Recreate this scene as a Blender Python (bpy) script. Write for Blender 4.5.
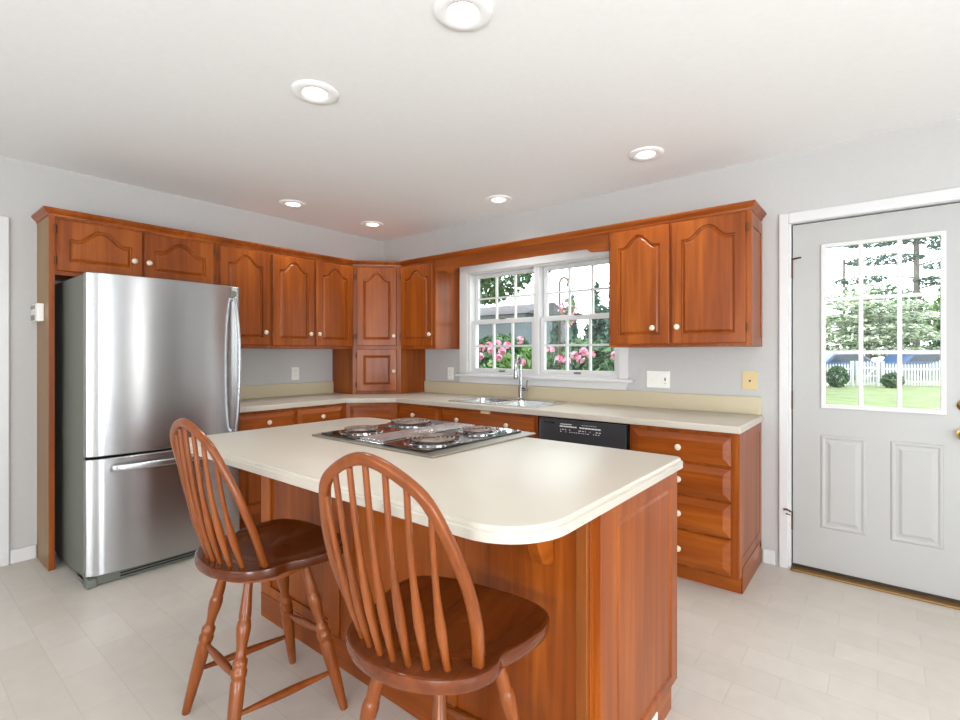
import bpy, bmesh, math, random
from mathutils import Vector, Matrix
C = bpy.context.scene.collection
SC = bpy.context.scene
random.seed(7)
PI = math.pi
for o in list(bpy.data.objects): bpy.data.objects.remove(o)

# ---------------------------------------------------------------- camera, world, light, exposure
YAW = 38.54
CAM = Vector((4.2145, -3.4819, 1.30))
F_PX, X0, Y0 = 494.6, 488.13, 353.59
cd = bpy.data.cameras.new('camera'); cam = bpy.data.objects.new('camera', cd); C.objects.link(cam)
cam.location = CAM; cam.rotation_euler = (PI/2, 0, math.radians(YAW))
cd.sensor_fit = 'HORIZONTAL'; cd.sensor_width = 36; cd.lens = F_PX*36/960
cd.shift_x = -(X0-480)/960; cd.shift_y = (Y0-360)/960
cd.clip_start = .02; cd.clip_end = 200
SC.camera = cam
vs = SC.view_settings
SC.display_settings.display_device = 'sRGB'
vs.view_transform = 'Standard'; vs.look = 'None'; vs.gamma = 1; vs.use_curve_mapping = False
vs.exposure = -0.26
SC.cycles.max_bounces = 10; SC.cycles.diffuse_bounces = 6; SC.cycles.glossy_bounces = 4
SC.cycles.transparent_max_bounces = 24; SC.cycles.sample_clamp_indirect = 6
SC.cycles.use_denoising = True
w = bpy.data.worlds.new('overcast_sky'); SC.world = w; w.use_nodes = True
SKY = 6.2
w.node_tree.nodes['Background'].inputs[0].default_value = (.93, .965, 1, 1)
w.node_tree.nodes['Background'].inputs[1].default_value = SKY
def lamp(name, kind, loc, rot, energy, color=(1, 1, 1), **kw):
    l = bpy.data.lights.new(name, kind); l.energy = energy; l.color = color
    for k, v in kw.items(): setattr(l, k, v)
    o = bpy.data.objects.new(name, l); C.objects.link(o); o.location = loc; o.rotation_euler = rot
    return o
# added fill from unseen patio doors and rear window, then side window daylight
lamp('added_patio_fill', 'AREA', (5.85, -7.25, .8), (math.radians(146), 0, math.radians(12)), 270, (.92, .965, 1), shape='RECTANGLE', size=1.75, size_y=2.0)  # added lamp, tilted up to brighten the ceiling from behind the camera
lamp('added_rear_fill', 'AREA', (2.9, -7.25, 1.1), (math.radians(146), 0, math.radians(-12)), 90, (.92, .965, 1), shape='RECTANGLE', size=.95, size_y=1.3)  # second added lamp, aimed up to lift the ceiling on the left
lamp('side_daylight', 'AREA', (7.25, -3.5, 1.1), (math.radians(120), 0, PI/2), 140, (.92, .965, 1), shape='RECTANGLE', size=1.7, size_y=1.7)
lamp('sidelight_daylight', 'AREA', (7.2, -1.55, 1.2), (PI/2, 0, PI/2), 17, (1, .985, .96), shape='RECTANGLE', size=.34, size_y=1.9)
lamp('sun', 'SUN', (0, 20, 20), (math.radians(48), 0, math.radians(-35)), 1.2, (1, .96, .9), angle=math.radians(6))
LAMP_W = 20

# ---------------------------------------------------------------- helpers
def lin(r, g, b):
    f = lambda c: ((c/255+.055)/1.055)**2.4 if c > 10 else c/255/12.92
    return (f(r), f(g), f(b), 1)
def base_mat(name, col, rough=.5, metal=0, **kw):
    m = bpy.data.materials.new(name); m.use_nodes = True
    p = m.node_tree.nodes['Principled BSDF']
    p.inputs['Base Color'].default_value = col; p.inputs['Roughness'].default_value = rough; p.inputs['Metallic'].default_value = metal
    for k, v in kw.items(): p.inputs[k.replace('_', ' ')].default_value = v
    return m
def nodes(m):
    t = m.node_tree; return t, t.nodes, t.links, t.nodes['Principled BSDF']
def noise_mat(name, c1, c2, scale=(8, 8, 8), rough=.5, detail=4, bump=0, metal=0, lo=.35, hi=.65, nscale=1.0, **kw):
    m = base_mat(name, c1, rough, metal, **kw); t, n, l, p = nodes(m)
    tc = n.new('ShaderNodeTexCoord'); mp = n.new('ShaderNodeMapping'); mp.inputs['Scale'].default_value = scale
    nz = n.new('ShaderNodeTexNoise'); nz.inputs['Scale'].default_value = nscale; nz.inputs['Detail'].default_value = detail
    r = n.new('ShaderNodeValToRGB'); r.color_ramp.elements[0].color = c1; r.color_ramp.elements[1].color = c2
    r.color_ramp.elements[0].position = lo; r.color_ramp.elements[1].position = hi
    l.new(tc.outputs['Object'], mp.inputs[0]); l.new(mp.outputs[0], nz.inputs['Vector']); l.new(nz.outputs[0], r.inputs[0]); l.new(r.outputs[0], p.inputs['Base Color'])
    if bump:
        b = n.new('ShaderNodeBump'); b.inputs['Strength'].default_value = bump; b.inputs['Distance'].default_value = .002
        l.new(nz.outputs[0], b.inputs['Height']); l.new(b.outputs[0], p.inputs['Normal'])
    return m
def wood(name, cols, axis, rough=.36, coat=.15, scale=26):
    m = base_mat(name, cols[1], rough); t, n, l, p = nodes(m)
    p.inputs['Specular IOR Level'].default_value = .25; p.inputs['Coat Weight'].default_value = coat; p.inputs['Coat Roughness'].default_value = .18
    tc = n.new('ShaderNodeTexCoord'); oi = n.new('ShaderNodeObjectInfo')
    add = n.new('ShaderNodeVectorMath'); add.operation = 'ADD'
    mul = n.new('ShaderNodeVectorMath'); mul.operation = 'SCALE'; mul.inputs['Scale'].default_value = 7.3
    cmb = n.new('ShaderNodeCombineXYZ')
    for i in range(3): l.new(oi.outputs['Random'], cmb.inputs[i])
    l.new(cmb.outputs[0], mul.inputs[0]); l.new(tc.outputs['Object'], add.inputs[0]); l.new(mul.outputs[0], add.inputs[1])
    mp = n.new('ShaderNodeMapping'); s = [scale]*3; s[axis] = scale*.05; mp.inputs['Scale'].default_value = s
    l.new(add.outputs[0], mp.inputs[0])
    nz = n.new('ShaderNodeTexNoise'); nz.inputs['Scale'].default_value = 1; nz.inputs['Detail'].default_value = 6; nz.inputs['Roughness'].default_value = .62; nz.inputs['Distortion'].default_value = .5
    l.new(mp.outputs[0], nz.inputs['Vector'])
    mp2 = n.new('ShaderNodeMapping'); s2 = [5]*3; s2[axis] = .7; mp2.inputs['Scale'].default_value = s2; l.new(add.outputs[0], mp2.inputs[0])
    nz2 = n.new('ShaderNodeTexNoise'); nz2.inputs['Scale'].default_value = 1; nz2.inputs['Detail'].default_value = 2
    l.new(mp2.outputs[0], nz2.inputs['Vector'])
    mx = n.new('ShaderNodeMix'); mx.data_type = 'FLOAT'; mx.inputs[0].default_value = .5
    l.new(nz.outputs[0], mx.inputs[2]); l.new(nz2.outputs[0], mx.inputs[3])
    r = n.new('ShaderNodeValToRGB'); e = r.color_ramp.elements; e[0].position = .3; e[0].color = cols[0]; e[1].position = .7; e[1].color = cols[2]
    k = e.new(.5); k.color = cols[1]
    l.new(mx.outputs[0], r.inputs[0]); l.new(r.outputs[0], p.inputs['Base Color'])
    return m
CAB = (lin(102, 44, 8), lin(137, 66, 14), lin(170, 92, 27))
CHR = (lin(98, 48, 14), lin(124, 62, 21), lin(146, 80, 34))
M = {}
for a, k in enumerate('XYZ'):
    M['wood'+k] = wood('cherry_wood_'+k.lower(), CAB, a)
    M['chair'+k] = wood('stool_wood_'+k.lower(), CHR, a, .3, .35, 34)
M['seat'] = wood('shaded_stool_seat_wood', (lin(70, 29, 7), lin(95, 42, 12), lin(118, 58, 21)), 1, .24, .45, 30)  # stool wood darkened: shade and dark reflections on the seat put into its colour
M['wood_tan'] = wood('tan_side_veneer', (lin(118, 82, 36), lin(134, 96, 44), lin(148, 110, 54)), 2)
M['batten'] = wood('batten_wood', (lin(118, 62, 20), lin(136, 76, 30), lin(152, 90, 42)), 2)
M['wall'] = noise_mat('grey_wall_paint', lin(182, 181, 179), lin(184, 183, 181), (40, 40, 40), .75)
M['ceiling'] = noise_mat('white_ceiling_paint', lin(236, 236, 236), lin(238, 238, 238), (40, 40, 40), .85)
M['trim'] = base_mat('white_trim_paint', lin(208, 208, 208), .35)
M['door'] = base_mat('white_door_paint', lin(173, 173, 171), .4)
M['laminate'] = noise_mat('cream_laminate', lin(188, 181, 168), lin(192, 185, 173), (300, 300, 300), .34)
M['splash'] = noise_mat('cream_backsplash_laminate', lin(190, 178, 150), lin(194, 182, 154), (300, 300, 300), .32)
M['knob'] = base_mat('cream_ceramic', lin(214, 200, 178), .2, Coat_Weight=.4)
M['brass'] = base_mat('brass', lin(190, 150, 80), .25, 1)
M['hinge'] = base_mat('dark_hinge_metal', lin(86, 56, 30), .4, .3)
M['steel'] = None
M['chrome'] = base_mat('chrome', lin(168, 170, 174), .1, 1)
M['satin'] = base_mat('satin_steel_frame', lin(158, 153, 143), .36, .85)
M['sinksteel'] = base_mat('brushed_sink_steel', lin(214, 216, 218), .24, 1)
M['dgrey'] = noise_mat('grey_textured_case', lin(100, 104, 95), lin(110, 113, 105), (220, 220, 220), .5, bump=.3)
M['black'] = base_mat('black_plastic', lin(22, 23, 25), .25)
M['dwblack'] = base_mat('dishwasher_black_enamel', lin(52, 56, 60), .2, Coat_Weight=.5)
M['glassblack'] = base_mat('black_glass', lin(14, 15, 16), .05, Coat_Weight=.6)
M['coil'] = noise_mat('burner_coil_steel', lin(120, 105, 98), lin(150, 135, 125), (30, 30, 30), .38, metal=.8)
M['darkgap'] = base_mat('dark_void', lin(10, 9, 9), .8)
M['plate'] = base_mat('ivory_plate', lin(232, 230, 224), .35)
M['beige'] = base_mat('beige_plate', lin(202, 180, 132), .4)
M['print'] = base_mat('white_print', lin(225, 225, 225), .5)
M['lcd'] = base_mat('grey_lcd', lin(110, 108, 92), .3)
M['sign'] = base_mat('bronze_threshold', lin(146, 112, 66), .4, .5)
M['weather'] = base_mat('dark_weatherstrip', lin(48, 36, 24), .6)
# brushed stainless: anisotropic-looking vertical streaks
def steel():
    m = base_mat('brushed_stainless', lin(182, 183, 185), .27, 1); t, n, l, p = nodes(m)
    tc = n.new('ShaderNodeTexCoord'); mp = n.new('ShaderNodeMapping'); mp.inputs['Scale'].default_value = (260, 260, 2.0)
    nz = n.new('ShaderNodeTexNoise'); nz.inputs['Scale'].default_value = 1; nz.inputs['Detail'].default_value = 3
    r = n.new('ShaderNodeMapRange'); r.inputs['To Min'].default_value = .23; r.inputs['To Max'].default_value = .28
    l.new(tc.outputs['Object'], mp.inputs[0]); l.new(mp.outputs[0], nz.inputs['Vector']); l.new(nz.outputs[0], r.inputs[0]); l.new(r.outputs[0], p.inputs['Roughness'])
    p.inputs['Anisotropic'].default_value = .85; p.inputs['Anisotropic Rotation'].default_value = .25
    tg = n.new('ShaderNodeTangent'); tg.direction_type = 'RADIAL'; tg.axis = 'Z'; l.new(tg.outputs[0], p.inputs['Tangent'])
    return m
M['steel'] = steel()
def glass_mat():
    m = bpy.data.materials.new('window_glass'); m.use_nodes = True; t = m.node_tree; n = t.nodes; l = t.links
    n.remove(n['Principled BSDF']); out = n['Material Output']
    tr = n.new('ShaderNodeBsdfTransparent'); tr.inputs[0].default_value = (.93, .96, .95, 1)
    gl = n.new('ShaderNodeBsdfGlossy'); gl.inputs['Roughness'].default_value = .02
    fr = n.new('ShaderNodeFresnel'); ge = n.new('ShaderNodeNewGeometry'); mrg = n.new('ShaderNodeMapRange'); mrg.inputs['To Min'].default_value = 1.45; mrg.inputs['To Max'].default_value = 1/1.45; l.new(ge.outputs['Backfacing'], mrg.inputs[0]); l.new(mrg.outputs[0], fr.inputs[0])
    mx = n.new('ShaderNodeMixShader'); l.new(fr.outputs[0], mx.inputs[0]); l.new(tr.outputs[0], mx.inputs[1]); l.new(gl.outputs[0], mx.inputs[2]); l.new(mx.outputs[0], out.inputs[0])
    return m
M['glass'] = glass_mat()
def emis(name, col, s):
    m = bpy.data.materials.new(name); m.use_nodes = True; p = m.node_tree.nodes['Principled BSDF']
    p.inputs['Base Color'].default_value = col; p.inputs['Emission Color'].default_value = col; p.inputs['Emission Strength'].default_value = s
    return m
M['lamp'] = emis('lit_lamp_lens', (1, .96, .9, 1), 5)
def floor_mat():
    m = base_mat('cream_vinyl_tiles', lin(226, 219, 208), .22); t, n, l, p = nodes(m)
    tc = n.new('ShaderNodeTexCoord'); br = n.new('ShaderNodeTexBrick')
    br.offset = .5; br.inputs['Scale'].default_value = 1; br.inputs['Brick Width'].default_value = .3; br.inputs['Row Height'].default_value = .15
    br.inputs['Mortar Size'].default_value = .003; br.inputs['Mortar Smooth'].default_value = .6; br.inputs['Bias'].default_value = 0
    br.inputs['Color1'].default_value = lin(212, 206, 197); br.inputs['Color2'].default_value = lin(206, 199, 189); br.inputs['Mortar'].default_value = lin(200, 193, 182)
    nz = n.new('ShaderNodeTexNoise'); nz.inputs['Scale'].default_value = 14; nz.inputs['Detail'].default_value = 5
    mx = n.new('ShaderNodeMix'); mx.data_type = 'RGBA'; mx.blend_type = 'MULTIPLY'; mx.inputs[0].default_value = .16
    l.new(tc.outputs['Object'], br.inputs['Vector']); l.new(tc.outputs['Object'], nz.inputs['Vector'])
    l.new(br.outputs[0], mx.inputs[6]); l.new(nz.outputs[0], mx.inputs[7]); l.new(mx.outputs[2], p.inputs['Base Color'])
    mr = n.new('ShaderNodeMapRange'); mr.inputs['To Min'].default_value = .26; mr.inputs['To Max'].default_value = .42
    l.new(nz.outputs[0], mr.inputs[0]); l.new(mr.outputs[0], p.inputs['Roughness'])
    return m
M['floor'] = floor_mat()
M['grass'] = noise_mat('lawn_grass', lin(92, 106, 62), lin(120, 132, 88), (3, 3, 3), .9, detail=8)
M['leaf'] = noise_mat('dark_green_leaf', lin(44, 74, 44), lin(76, 108, 66), (3, 3, 3), .6)
M['leafgrey'] = noise_mat('grey_green_needles', lin(58, 84, 74), lin(92, 116, 100), (3, 3, 3), .7)
M['leaflight'] = noise_mat('fresh_green_leaf', lin(84, 124, 52), lin(122, 152, 84), (3, 3, 3), .6)
M['dogwood'] = noise_mat('white_and_green_bracts', lin(84, 122, 72), lin(228, 232, 216), (2.5, 2.5, 5), .7, lo=.40, hi=.52)
M['bark'] = noise_mat('grey_bark', lin(82, 76, 70), lin(110, 104, 98), (12, 12, 3), .9)
M['pink'] = noise_mat('pink_petals', lin(205, 118, 150), lin(236, 172, 194), (20, 20, 20), .7)
M['fence'] = base_mat('white_fence_paint', lin(186, 186, 186), .6)
M['siding'] = noise_mat('grey_siding', lin(118, 126, 136), lin(126, 133, 142), (.5, .5, 14), .7)
M['shingle'] = noise_mat('roof_shingles', lin(84, 80, 84), lin(104, 100, 104), (6, 6, 20), .8)
M['carblue'] = base_mat('blue_car_paint', lin(22, 58, 104), .3, Coat_Weight=.6)
M['carglass'] = base_mat('dark_car_glass', lin(40, 50, 60), .1)
M['tyre'] = base_mat('tyre_rubber', lin(28, 28, 28), .8)
M['red'] = base_mat('red_tail_lamp', lin(190, 30, 40), .3)
M['soil'] = noise_mat('dark_mulch', lin(60, 46, 36), lin(84, 66, 52), (20, 20, 20), .95)

class MB:
    def __init__(s): s.bm = bmesh.new(); s.boxes = 0
    def box(s, x0, x1, y0, y1, z0, z1):
        s.boxes += 1
        v = [s.bm.verts.new((x, y, z)) for z in (z0, z1) for y in (y0, y1) for x in (x0, x1)]
        for q in ((0, 2, 3, 1), (4, 5, 7, 6), (0, 1, 5, 4), (1, 3, 7, 5), (3, 2, 6, 7), (2, 0, 4, 6)): s.bm.faces.new([v[i] for i in q])
        return s
    def loops(s, L, close_first=False, close_last=False, cyc=True):
        R = [[s.bm.verts.new(p) for p in l] for l in L]; n = len(R[0])
        for a, b in zip(R[:-1], R[1:]):
            for i in range(n if cyc else n-1):
                j = (i+1) % n; s.bm.faces.new((a[i], a[j], b[j], b[i]))
        if close_first: s.bm.faces.new(R[0][::-1])
        if close_last: s.bm.faces.new(R[-1])
        return s
    def prism(s, pts, z0, z1, f=lambda x, y, z: (x, y, z)):
        return s.loops([[f(x, y, z0) for x, y in pts], [f(x, y, z1) for x, y in pts]], True, True)
    def holed(s, outer, holes, z0, z1, f=lambda x, y, z: (x, y, z)):
        bm = s.bm
        def ring(pts, z): return [bm.verts.new(f(x, y, z)) for x, y in pts]
        for z in (z0, z1):
            ed = []
            for pts in [outer]+holes:
                r = ring(pts, z); ed += [bm.edges.new((r[i], r[(i+1) % len(r)])) for i in range(len(r))]
            bmesh.ops.triangle_fill(bm, use_beauty=True, use_dissolve=False, edges=ed)
        for pts in [outer]+holes:
            a = ring(pts, z0); b = ring(pts, z1); n = len(pts)
            for i in range(n): bm.faces.new((a[i], a[(i+1) % n], b[(i+1) % n], b[i]))
        bmesh.ops.remove_doubles(bm, verts=bm.verts, dist=1e-5)
        return s
    def tube(s, path, rad, seg=10, caps=True, sec=None):
        P = [Vector(p) for p in path]; n = len(P); rad = rad if hasattr(rad, '__len__') else [rad]*n
        T = [(P[min(i+1, n-1)]-P[max(i-1, 0)]).normalized() for i in range(n)]
        up = Vector((0, 0, 1)) if abs(T[0].z) < .9 else Vector((0, 1, 0))
        u = T[0].cross(up).normalized(); L = []
        for i in range(n):
            u = (u-T[i]*u.dot(T[i])).normalized(); v = T[i].cross(u)
            if sec: L.append([P[i]+u*a+v*b for a, b in sec])
            else: L.append([P[i]+(u*math.cos(2*PI*k/seg)+v*math.sin(2*PI*k/seg))*rad[i] for k in range(seg)])
        return s.loops(L, caps, caps)
    def lathe(s, prof, mat=Matrix(), seg=20):
        L = [[mat @ Vector((r*math.cos(2*PI*k/seg), r*math.sin(2*PI*k/seg), z)) for k in range(seg)] for r, z in prof]
        return s.loops(L, prof[0][0] > 1e-4, prof[-1][0] > 1e-4)
    def build(s, name, mat, parent=None, smooth=None, bevel=0, seg=2):
        bm = s.bm
        if not s.boxes: bmesh.ops.remove_doubles(bm, verts=bm.verts, dist=1e-6)
        bmesh.ops.recalc_face_normals(bm, faces=bm.faces)
        me = bpy.data.meshes.new(name); bm.to_mesh(me); bm.free()
        me.materials.append(M[mat] if isinstance(mat, str) else mat)
        if smooth is not None:
            me.shade_smooth(); me.set_sharp_from_angle(angle=math.radians(smooth))
        o = bpy.data.objects.new(name, me); C.objects.link(o)
        if parent: o.parent = parent
        if bevel:
            b = o.modifiers.new('bevel', 'BEVEL'); b.width = bevel; b.segments = seg; b.limit_method = 'ANGLE'; b.angle_limit = math.radians(40)
        return o
def tag(o, label, cat, group=None, kind=None):
    o['label'] = label; o['category'] = cat
    if group: o['group'] = group
    if kind: o['kind'] = kind
    return o
def thing(name, label, cat, loc=(0, 0, 0), rz=0, group=None, kind=None):
    o = bpy.data.objects.new(name, None); C.objects.link(o); o.location = loc; o.rotation_euler = (0, 0, rz); o.empty_display_size = .1
    return tag(o, label, cat, group, kind)
def copy_tree(o, parent=None):
    c = o.copy(); C.objects.link(c)
    if parent: c.parent = parent
    for ch in list(o.children): copy_tree(ch, c)
    return c
def box(name, mat, parent, *a, bevel=.002): return MB().box(*a).build(name, mat, parent, bevel=bevel)
def offset(pts, d):
    n = len(pts); out = []
    for i in range(n):
        p0, p, p1 = Vector(pts[i-1]), Vector(pts[i]), Vector(pts[(i+1) % n])
        e0 = (p-p0).normalized(); e1 = (p1-p).normalized()
        n0 = Vector((-e0.y, e0.x)); n1 = Vector((-e1.y, e1.x)); m = (n0+n1)
        k = d/max(.35, (m.dot(n0)/m.length if m.length > 1e-6 else 1)); out.append(tuple(p+m.normalized()*k))
    return out
def rrect(x0, x1, y0, y1, r, n=5):
    P = []
    for cx, cy, a in ((x1-r, y0+r, -PI/2), (x1-r, y1-r, 0), (x0+r, y1-r, PI/2), (x0+r, y0+r, PI)):
        P += [(cx+r*math.cos(a+PI/2*k/n), cy+r*math.sin(a+PI/2*k/n)) for k in range(n+1)]
    return P

# ---------------------------------------------------------------- room shell
X1, Y1, ZC = 6.9, -6.9, 2.51
def struct(o, label, cat): return tag(o, label, cat, kind='structure')
T = .14
struct(MB().box(-T, X1+T, Y1-T, T, -.12, 0).build('floor', 'floor'), 'cream vinyl floor with a faint square tile pattern', 'floor')
struct(MB().box(-T, X1+T, Y1-T, T, ZC, ZC+.12).build('ceiling', 'ceiling'), 'flat white ceiling with recessed lights', 'ceiling')
fb = lambda x, z, y: (x, y, z)
WX0, WX1, WZ0, WZ1 = 1.205, 2.69, 1.10, 2.05
DX0, DX1, DZ1 = 3.772, 4.64, 2.095
struct(MB().holed([(-T, 0), (DX0, 0), (DX0, DZ1), (DX1, DZ1), (DX1, 0), (X1+T, 0), (X1+T, ZC), (-T, ZC)], [[(WX0, WZ0), (WX1, WZ0), (WX1, WZ1), (WX0, WZ1)]], 0, T, fb).build('wall_back', 'wall'),
       'pale grey wall with the sink window and the white exterior door', 'wall')
fl = lambda y, z, x: (x, y, z)
struct(MB().holed([(0, 0), (0, ZC), (Y1-T, ZC), (Y1-T, 0), (-3.92, 0), (-3.92, 2.06), (-3.02, 2.06), (-3.02, 0)], [], -T, 0, fl).build('wall_left', 'wall'), 'pale grey wall behind the refrigerator', 'wall')
struct(MB().holed([(0, 0), (X1+T, 0), (X1+T, ZC), (0, ZC)], [[(4.97, .06), (6.75, .06), (6.75, 2.15), (4.97, 2.15)], [(2.4, .5), (3.4, .5), (3.4, 2.15), (2.4, 2.15)]], Y1-T, Y1, fb).build('wall_rear', 'wall'), 'pale grey wall behind the camera with openings added for light', 'wall')
struct(MB().holed([(0, 0), (0, ZC), (Y1, ZC), (Y1, 0)], [[(-1.36, .2), (-1.36, 2.15), (-1.74, 2.15), (-1.74, .2)], [(-2.6, .35), (-2.6, 2.15), (-4.4, 2.15), (-4.4, .35)]], X1, X1+T, fl).build('wall_right', 'wall'), 'pale grey wall with a wide window outside the frame', 'wall')
def frame_window(name, label, plane, a0, a1, z0, z1, nm):
    r = thing(name, label, 'window', kind='structure')
    m = MB(); f = (lambda a, z, d: (a, d, z)) if plane[0] == 'y' else (lambda a, z, d: (d, a, z))
    def b(p0, p1, q0, q1): m.prism([(p0, q0), (p1, q0), (p1, q1), (p0, q1)], plane[1], plane[2], f)
    b(a0, a0+.06, z0, z1); b(a1-.06, a1, z0, z1); b(a0+.06, a1-.06, z0, z0+.07); b(a0+.06, a1-.06, z1-.06, z1)
    for k in range(1, nm):
        c = a0+(a1-a0)*k/nm; b(c-.05, c+.05, z0+.07, z1-.06)
    m.build('frame', 'trim', r)
frame_window('added_window_2', 'unseen white framed patio doors added behind the camera for light', ('y', Y1-.1, Y1-.02), 4.97, 6.75, .06, 2.15, 2)  # unseen opening added to let the patio fill in
frame_window('added_window_5', 'unseen white framed window added in the rear wall for light', ('y', Y1-.1, Y1-.02), 2.4, 3.4, .5, 2.15, 1)  # unseen opening added for the ceiling fill
frame_window('window_3', 'white framed wide side window outside the frame', ('x', X1+.02, X1+.1), -4.4, -2.6, .35, 2.15, 2)
frame_window('window_4', 'narrow white framed side light outside the frame', ('x', X1+.02, X1+.1), -1.74, -1.36, .2, 2.15, 1)
# baseboards
def bb(name, label, *a): struct(MB().box(*a).build(name, 'trim', bevel=.006), label, 'baseboard')
bb('baseboard_back', 'short white baseboard between drawer cabinet and door casing', 3.632, 3.70, -.014, 0, 0, .088)
bb('baseboard_left', 'short white baseboard beside the tall wood end panel', 0, .014, -2.934, -2.812, 0, .088)
bb('baseboard_right', 'white baseboard right of the exterior door', 4.72, X1, -.014, 0, 0, .088)

# ---------------------------------------------------------------- window over the sink
win = thing('window_1', 'white double window of two six over six sashes over the sink', 'window', kind='structure')
m = MB()
CZ = 2.13
m.box(1.112, WX0, -.02, 0, 1.10, CZ).box(WX1, 2.762, -.02, 0, 1.10, CZ).box(WX0, WX1, -.02, 0, WZ1-.008, CZ)
m.build('casing', 'trim', win, bevel=.004)
m = MB(); m.box(1.083, 2.80, -.05, 0, 1.088, 1.112); m.build('stool', 'trim', win, bevel=.005)
m = MB(); m.loops([[(1.11, -.02, 1.088), (2.76, -.02, 1.088), (2.76, 0, 1.088), (1.11, 0, 1.088)], [(1.11, -.016, 1.03), (2.745, -.016, 1.03), (2.745, 0, 1.03), (1.125, 0, 1.03)]], True, True); m.build('apron', 'trim', win, bevel=.003)
m = MB()
m.box(WX0, WX0+.02, 0, .13, 1.112, WZ1).box(WX1-.02, WX1, 0, .13, 1.112, WZ1).box(WX0+.02, WX1-.02, 0, .13, WZ1-.022, WZ1).box(WX0+.02, WX1-.02, 0, .13, 1.10, 1.128).box(1.925, 1.975, .005, .13, 1.128, WZ1-.022)
m.build('jamb', 'trim', win, bevel=.002)
def sash(x0, x1, z0, z1, y0, y1, st, rb, rt):
    s = MB(); gx0, gx1, gz0, gz1 = x0+st, x1-st, z0+rb, z1-rt
    s.holed([(x0, z0), (x1, z0), (x1, z1), (x0, z1)], [[(gx0, gz0), (gx1, gz0), (gx1, gz1), (gx0, gz1)]], y0, y1, fb)
    so = s.build('sash', 'trim', win, bevel=.002)
    mu = MB(); ym = (y0+y1)/2
    for k in (1, 2):
        c = gx0+(gx1-gx0)*k/3; mu.box(c-.008, c+.008, ym-.012, ym+.012, gz0, gz1)
    c = (gz0+gz1)/2; mu.box(gx0, gx1, ym-.011, ym+.011, c-.008, c+.008)
    mu.build('muntins', 'trim', so)
    MB().box(gx0, gx1, ym-.003, ym+.003, gz0, gz1).build('pane', 'glass', so)
    return so
for x0, x1 in ((1.227, 1.922), (1.978, 2.668)):
    u = sash(x0, x1, 1.585, 2.028, .075, .105, .035, .03, .03)
    d = sash(x0, x1, 1.128, 1.605, .035, .065, .036, .038, .035)
    cx = (x0+x1)/2
    k = MB(); k.box(cx-.032, cx+.032, .024, .035, 1.138, 1.152); k.build('sash_lift', 'lcd', d, bevel=.003)['label'] = 'small grey finger lift on the bottom rail'
    k = MB(); k.box(cx-.03, cx+.03, .03, .06, 1.605, 1.616); k.lathe([(.012, 0), (.012, .01), (.008, .012)], Matrix.Translation((cx, .045, 1.614)), 12); k.build('sash_lock', 'lcd', d)['label'] = 'small grey sash lock on the meeting rail'

# ---------------------------------------------------------------- exterior door
door = thing('door_1', 'white exterior door with a nine pane window and brass knob', 'door', kind='structure')
m = MB(); m.box(3.722, DX0, -.02, 0, 0, 2.148).box(DX1, 4.69, -.02, 0, 0, 2.148).box(DX0, DX1, -.02, 0, DZ1-.01, 2.148); m.build('casing', 'trim', door, bevel=.005)
m = MB(); m.box(DX0, DX0+.012, 0, .12, 0, DZ1).box(DX1-.012, DX1, 0, .12, 0, DZ1).box(DX0+.012, DX1-.012, 0, .12, DZ1-.012, DZ1); m.build('jamb', 'trim', door)
LX0, LX1, LZ0, LZ1 = 3.79, 4.622, .03, 2.077
gx0, gx1, gz0, gz1 = 3.952, 4.457, 1.0, 1.922
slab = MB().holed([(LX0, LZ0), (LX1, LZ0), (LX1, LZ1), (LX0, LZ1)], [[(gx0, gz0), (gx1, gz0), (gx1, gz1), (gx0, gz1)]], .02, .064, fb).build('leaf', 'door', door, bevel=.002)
m = MB(); m.holed([(gx0-.02, gz0-.02), (gx1+.02, gz0-.02), (gx1+.02, gz1+.02), (gx0-.02, gz1+.02)], [[(gx0+.004, gz0+.004), (gx1-.004, gz0+.004), (gx1-.004, gz1-.004), (gx0+.004, gz1-.004)]], .008, .0199, fb); m.build('glazing_frame', 'trim', slab, bevel=.004)
m = MB()
for k in (1, 2):
    c = gx0+(gx1-gx0)*k/3; m.box(c-.011, c+.011, .012, .03, gz0, gz1)
    c = gz0+(gz1-gz0)*k/3; m.box(gx0, gx1, .0125, .0295, c-.011, c+.011)
m.build('muntins', 'trim', slab, bevel=.003)
MB().box(gx0, gx1, .038, .044, gz0, gz1).build('pane', 'glass', slab)
for a, b in ((3.93, 4.146), (4.25, 4.468)):
    z0, z1 = .275, .822
    q = lambda d, y: [(a+d, y, z0+d), (b-d, y, z0+d), (b-d, y, z1-d), (a+d, y, z1-d)]
    MB().loops([q(0, .0199), q(.006, .015), q(.014, .0145), q(.024, .0185), q(.036, .0175), q(.05, .0125)], False, True).build('panel', 'door', slab)
for z in (1.81, 1.02, .29):
    h = MB(); h.tube([(3.786, .012, z-.055), (3.786, .012, z+.055)], .007, 10); h.box(3.776, 3.787, .0145, .0199, z-.05, z+.05)
    if z > 1.5: h.tube([(3.786, .01, z+.06), (3.81, -.006, z+.062), (3.836, -.012, z+.063)], .005, 8)
    if z < .5: h.tube([(3.782, .008, z+.05), (3.765, -.025, z+.07), (3.75, -.035, z+.07)], .006, 8); h.tube([(3.782, .008, z+.03), (3.762, -.028, z+.045)], .004, 8)
    h.build('hinge', 'hinge', door, smooth=40)['label'] = 'dark metal door hinge'
rotY = Matrix.Rotation(PI/2, 4, 'X')
k = MB(); k.lathe([(.032, 0), (.032, .006), (.014, .01), (.012, .03), (.022, .036), (.029, .048), (.028, .06), (.018, .068), (0, .07)], Matrix.Translation((4.545, .0199, .885)) @ rotY, 24); k.build('knob', 'brass', slab, smooth=50)['label'] = 'round brass door knob'
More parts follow.
